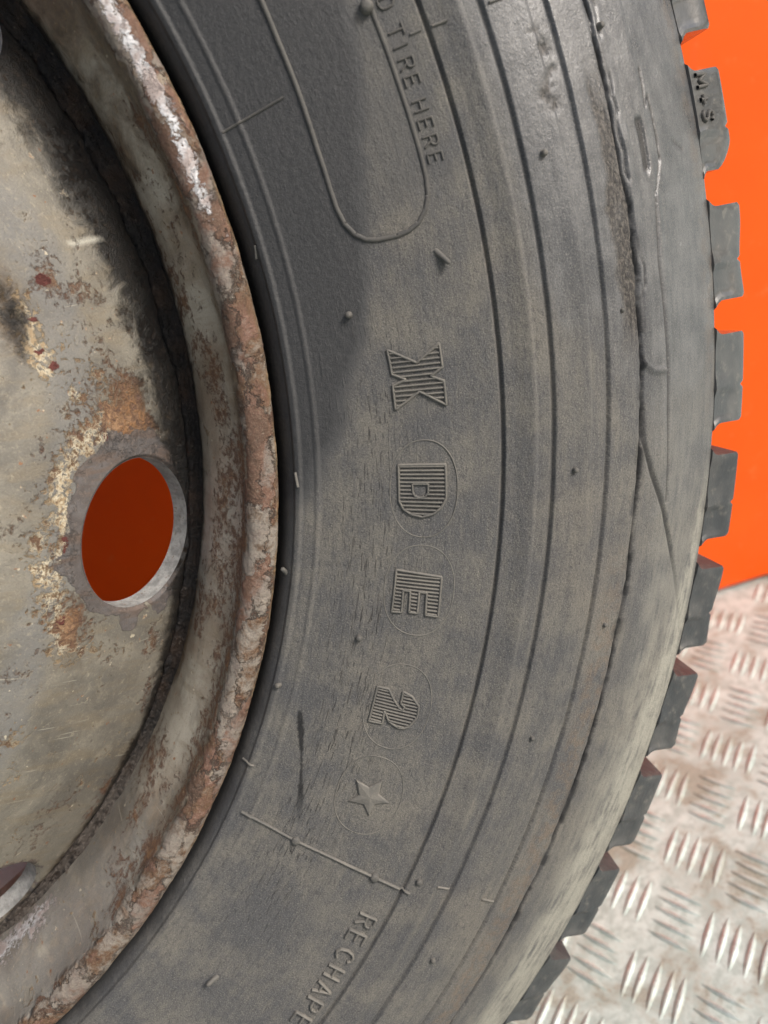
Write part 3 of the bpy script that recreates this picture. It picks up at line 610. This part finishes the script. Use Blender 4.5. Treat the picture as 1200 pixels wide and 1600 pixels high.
for nme, a, v in (('lip', lip, 0), ('white', white, 0), ('rust', rustb, .1), ('stain', stain, 0), ('grime_shade', np.clip(grime_shade*1.5, 0, 1), 0.), ('bare', barer, 0), ('grey', greyr, .3), ('creamy', .10+0*ss, 0), ('red', .05*lip, 0), ('line', 0*ss, 0), ('edge', sstep(s_edge+.004, s_edge+.0005, ss)*lip, 0)): attr(me, nme, pad(a, v))
me.materials.append(PR_); me.materials.append(BARREL)      # barrel behind the disc coloured pale as a reflector for the wall
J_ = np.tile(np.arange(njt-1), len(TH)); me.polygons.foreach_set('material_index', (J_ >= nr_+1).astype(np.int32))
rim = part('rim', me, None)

# ------------------------------------------------------------------ wheel disc with hand holes
DP = np.array([(.140, -.037), (.150, -.0365), (.175, -.0335), (.200, -.0275), (.220, -.0185), (.236, -.0075), (.245, .0020), (.2835, .0465), (.2850, .0485)])
dcv = dense_curve(DP, 400, 120); dar = np.r_[0, np.cumsum(np.hypot(*np.diff(dcv, axis=0).T))]
dtg = np.gradient(dcv, axis=0); dtg /= np.linalg.norm(dtg, axis=1)[:, None]; dnr = np.stack([dtg[:, 1], -dtg[:, 0]], 1)
def s_of_r(r): return float(np.interp(r, dcv[:, 0], dar))
def dpoint(th, s, off=0.0):
    r = np.interp(s, dar, dcv[:, 0]); y = np.interp(s, dar, dcv[:, 1]); a = np.interp(s, dar, dnr[:, 0]); b = np.interp(s, dar, dnr[:, 1])
    l = np.hypot(a, b); r = r+a/l*off; y = y+b/l*off
    return np.stack([r*np.cos(th), y, r*np.sin(th)], -1)
HOLES = [7.2, 53.2, 98, 143, 187, 232, 278, 325.8]; HR = .2628; HS = s_of_r(HR); HA, HB = .0312, .0278    # tangential, radial half size
S0, S1 = s_of_r(.214), dar[-1]
Vs, Fs, Ths, Ss, Rho, BK, off = [], [], [], [], [], [], 0
Ve, Fe, eo = [], [], 0
for hi, hc in enumerate(HOLES):
    prv = HOLES[hi-1]-(360 if hi == 0 else 0); nxt = HOLES[(hi+1) % 8]+(360 if hi == 7 else 0)
    t0, t1 = rad((prv+hc)/2), rad((nxt+hc)/2); c = rad(hc)
    vis = hi in (0, 1, 7); nphi, nt = ((520, 110) if hi == 0 else (260, 60)) if vis else (72, 10)
    xr, xl, yu, yd = (t1-c)*HR, (t0-c)*HR, S1-HS, S0-HS
    corners = [math.atan2(y, x) for x in (xr, xl) for y in (yu, yd)]
    ph = np.unique(np.r_[np.linspace(-math.pi, math.pi, nphi, endpoint=False), corners]); n = len(ph); cx, sx = np.cos(ph), np.sin(ph)
    with np.errstate(divide='ignore', invalid='ignore'):
        kx = np.where(cx > 0, xr/cx, xl/cx); ky = np.where(sx > 0, yu/sx, yd/sx)
    kx[~np.isfinite(kx)] = 9; ky[~np.isfinite(ky)] = 9; kb = np.minimum(np.abs(kx), np.abs(ky))
    kh = 1/np.sqrt((cx/HA)**2+(sx/HB)**2)
    t = np.linspace(0, 1, nt)**1.5
    Kk = kh[:, None]+(kb-kh)[:, None]*t[None]
    th = c+Kk*cx[:, None]/HR; s = HS+Kk*sx[:, None]
    bev = -.0012*(1-sstep(0, .0016, Kk-kh[:, None]))
    Vf = dpoint(th, s, bev if True else 0)
    Vb = dpoint(th, s, -.0092)
    Vs += [Vf.reshape(-1, 3), Vb.reshape(-1, 3)]; Fs += [grid_faces(n, nt, True, off, True), grid_faces(n, nt, True, off+n*nt)]; off += 2*n*nt
    rho = Kk/kh[:, None]
    for _ in range(2): Ths.append(th.ravel()); Ss.append(s.ravel())
    Rho += [rho.ravel(), np.full(rho.size, 9.)]; BK += [np.zeros(rho.size, bool), np.ones(rho.size, bool)]
    ring = [dpoint(th[:, 0], s[:, 0], d_) for d_ in (-.0012, -.0030, -.0062, -.0092)]
    Ve.append(np.stack(ring, 1).reshape(-1, 3)); Fe.append(grid_faces(n, 4, True, eo)); eo += n*4
# centre part of the disc and its bore
sC = np.linspace(0, S0, 40); tC = TH
tg2, sg2 = np.meshgrid(tC, sC, indexing='ij'); Vs.append(dpoint(tg2, sg2).reshape(-1, 3)); Fs.append(grid_faces(len(tC), 40, True, off)); off += tg2.size
Ths.append(tg2.ravel()); Ss.append(sg2.ravel()); Rho.append(np.full(tg2.size, 9.)); BK.append(np.zeros(tg2.size, bool))
bore = np.array([(.140, -.037), (.139, -.030), (.139, -.020), (.141, -.019)]); tb = np.radians(np.arange(0, 360, 3))
Pb = np.stack([bore[:, 0][None]*np.cos(tb)[:, None], np.repeat(bore[:, 1][None], len(tb), 0), bore[:, 0][None]*np.sin(tb)[:, None]], -1)
Vs.append(Pb.reshape(-1, 3)); Fs.append(grid_faces(len(tb), 4, True, off, True)); off += Pb.shape[0]*4
Ths.append(np.repeat(tb, 4)); Ss.append(np.zeros(len(tb)*4)); Rho.append(np.full(len(tb)*4, 9.)); BK.append(np.zeros(len(tb)*4, bool))
V = np.concatenate(Vs); TT = np.concatenate(Ths); SS = np.concatenate(Ss); RH = np.concatenate(Rho)
TT = np.where(TT > math.pi, TT-2*math.pi, TT); Td = np.degrees(TT); RR = np.interp(SS, dar, dcv[:, 0])*1e3; uu = TT*.25
ns_ = lambda sc, seed, o=3: vnoise(uu*sc+50, SS*sc, seed, o)
def spot(a, r, wa, wr): return np.exp(-(((Td-a)/wa)**2+((RR-r)/wr)**2))
ang_h = np.arctan2((SS-HS), (TT-rad(7.2))*HR)
halo = sstep(1.42+.25*np.sin(ang_h*1.0+2.2), 1.14, RH+(ns_(120, 31)-.5)*.5)*(np.abs(Td-7.2) < 22)+.5*sstep(1.25, 1.05, RH)
bare = np.clip(halo*.95, 0, 1)+.35*spot(26.5, 235.5, 3, 5)
inner = sstep(.3, -.6, np.sin(ang_h))*(np.abs(Td-7.2) < 25); ringc = np.exp(-((RH-1.62)/.26)**2)*inner
rust = .30*ringc+.62*spot(17.0, 262, 3.2, 7)+.50*spot(15.4, 267, 1.8, 4)+.45*spot(7.6, 239.5, 2.2, 5)+.40*spot(-.3, 243, 2.5, 6)+.40*spot(-4, 272, 3, 4)+.42*spot(-22, 262, 5, 10)+.38*sstep(.5, .8, ns_(24, 33))+.45*np.exp(-((RR-278)/3.5)**2)*sstep(.4, .7, ns_(60, 34))
creamy = .55*ringc+.62*spot(17.6, 258, 4.2, 10)+.30*spot(24.5, 239, 4, 6)+.58*spot(9.5, 239.5, 4.5, 3.2)+.50*spot(24.3, 240.5, 2.4, 4.5)+.55*spot(20.5, 247, .9, 3.0)+.5*spot(-1, 239, 4, 4)+.34*sstep(.55, .8, ns_(40, 35))
red = .75*spot(30.0, 247.6, .7, 2.4)+.72*spot(23.0, 243.1, .6, 2.2)+.7*spot(24.4, 240.0, .4, 2.0)+.72*spot(27.0, 241.5, .35, 2.2)+.55*spot(.4, 239.5, 1.0, 2.4)+.55*spot(16.4, 253.5, 1.0, 2.4)+.5*spot(7.7, 238.8, 1.2, 2.2)
grey = .75*np.exp(-((RR-np.interp(Td, [-30, 0, 18, 33, 45], [225, 232, 246, 249, 240]))/9.)**2)+.2*ns_(12, 36)
stain = .8*np.exp(-((RR-283)/np.interp(Td, [-40, -10, 10, 30, 50], [4., 6., 9., 13., 18.]))**2)+.45*sstep(.55, .8, ns_(18, 37))+1.0*spot(28.0, 236, 4.5, 6.5)
grime_shade = np.exp(-((RR-284.5)/np.interp(Td, [-40, -20, 0, 15, 30, 50], [2.5, 4.0, 7.0, 11.5, 17., 22.]))**2)  # joint grime, with the soft shade towards the crease painted in
dl = np.hypot((Td-32.2)*4.6, 0*RR); line = sstep(.9, .4, np.abs((Td-32.2-.02*(RR-264))*4.6))*sstep(258, 259, RR)*sstep(269.5, 268.5, RR)*.8
me = mesh_np('wheel_disc', V, np.concatenate(Fs))
polv = np.stack([TT*.26, SS, 0*SS], 1); attr(me, 'pol', polv, True)
for nme, a in (('bare', bare), ('rust', rust), ('creamy', creamy), ('red', red), ('grey', grey), ('stain', stain), ('grime_shade', grime_shade*1.35+.62*spot(27.6, 236.0, 3.6, 4.5)), ('line', line), ('lip', 0*TT), ('white', 0*TT), ('edge', 0*TT)): attr(me, nme, np.clip(a, 0, 1))
me.materials.append(PD); me.materials.append(BARREL)  # back of the disc uses the same pale bounce colour
c_ = np.zeros(len(me.polygons)*3); me.polygons.foreach_get('normal', c_); v_ = np.zeros(len(me.polygons), np.int32); me.polygons.foreach_get('loop_start', v_)
lv = np.zeros(len(me.loops), np.int32); me.loops.foreach_get('vertex_index', lv); isback = np.concatenate(BK)[lv[v_]]
me.polygons.foreach_set('material_index', isback.astype(np.int32)); disc = part('wheel_disc', me, None)
lens = [0]; a0 = 0
for hi in range(8):                                    # the cut edge of each hand hole
    n = len(Ve[hi]); me = mesh_np('hand_hole_edge', Ve[hi], Fe[hi]-a0); a0 += n
    obj('hand_hole_edge', me, EDG, disc)

# black grime caked into the joint between disc and rim
nz = 15; aa = np.linspace(0, math.pi, nz)
TT, AA = np.meshgrid(TH, aa, indexing='ij'); Tw = np.where(TT > math.pi, TT-2*math.pi, TT); Td = np.degrees(Tw); uu = Tw*.283
size = np.interp(Td, [-40, -30, -25, -18, -8, 4, 14, 24, 34, 46], [.0034, .0042, .0048, .0042, .0044, .0052, .0060, .0068, .0078, .0086])
size = size*(.75+.5*vnoise(uu*70, AA*0, 41, 3))*(1+.35*(vnoise(uu*330, AA*5, 42, 3)-.5))
cr, cy = .2842, .0480
# half round: from the disc face (inner, towards camera) across to the rim wall
dirx = np.cos(AA); rr2 = cr+size*(-.62*np.cos(AA)*1.15-.0*np.sin(AA)); yy2 = cy-size*(.95*np.sin(AA)+.78*np.abs(np.cos(AA)))
P = np.stack([rr2*np.cos(TT), yy2, rr2*np.sin(TT)], -1)
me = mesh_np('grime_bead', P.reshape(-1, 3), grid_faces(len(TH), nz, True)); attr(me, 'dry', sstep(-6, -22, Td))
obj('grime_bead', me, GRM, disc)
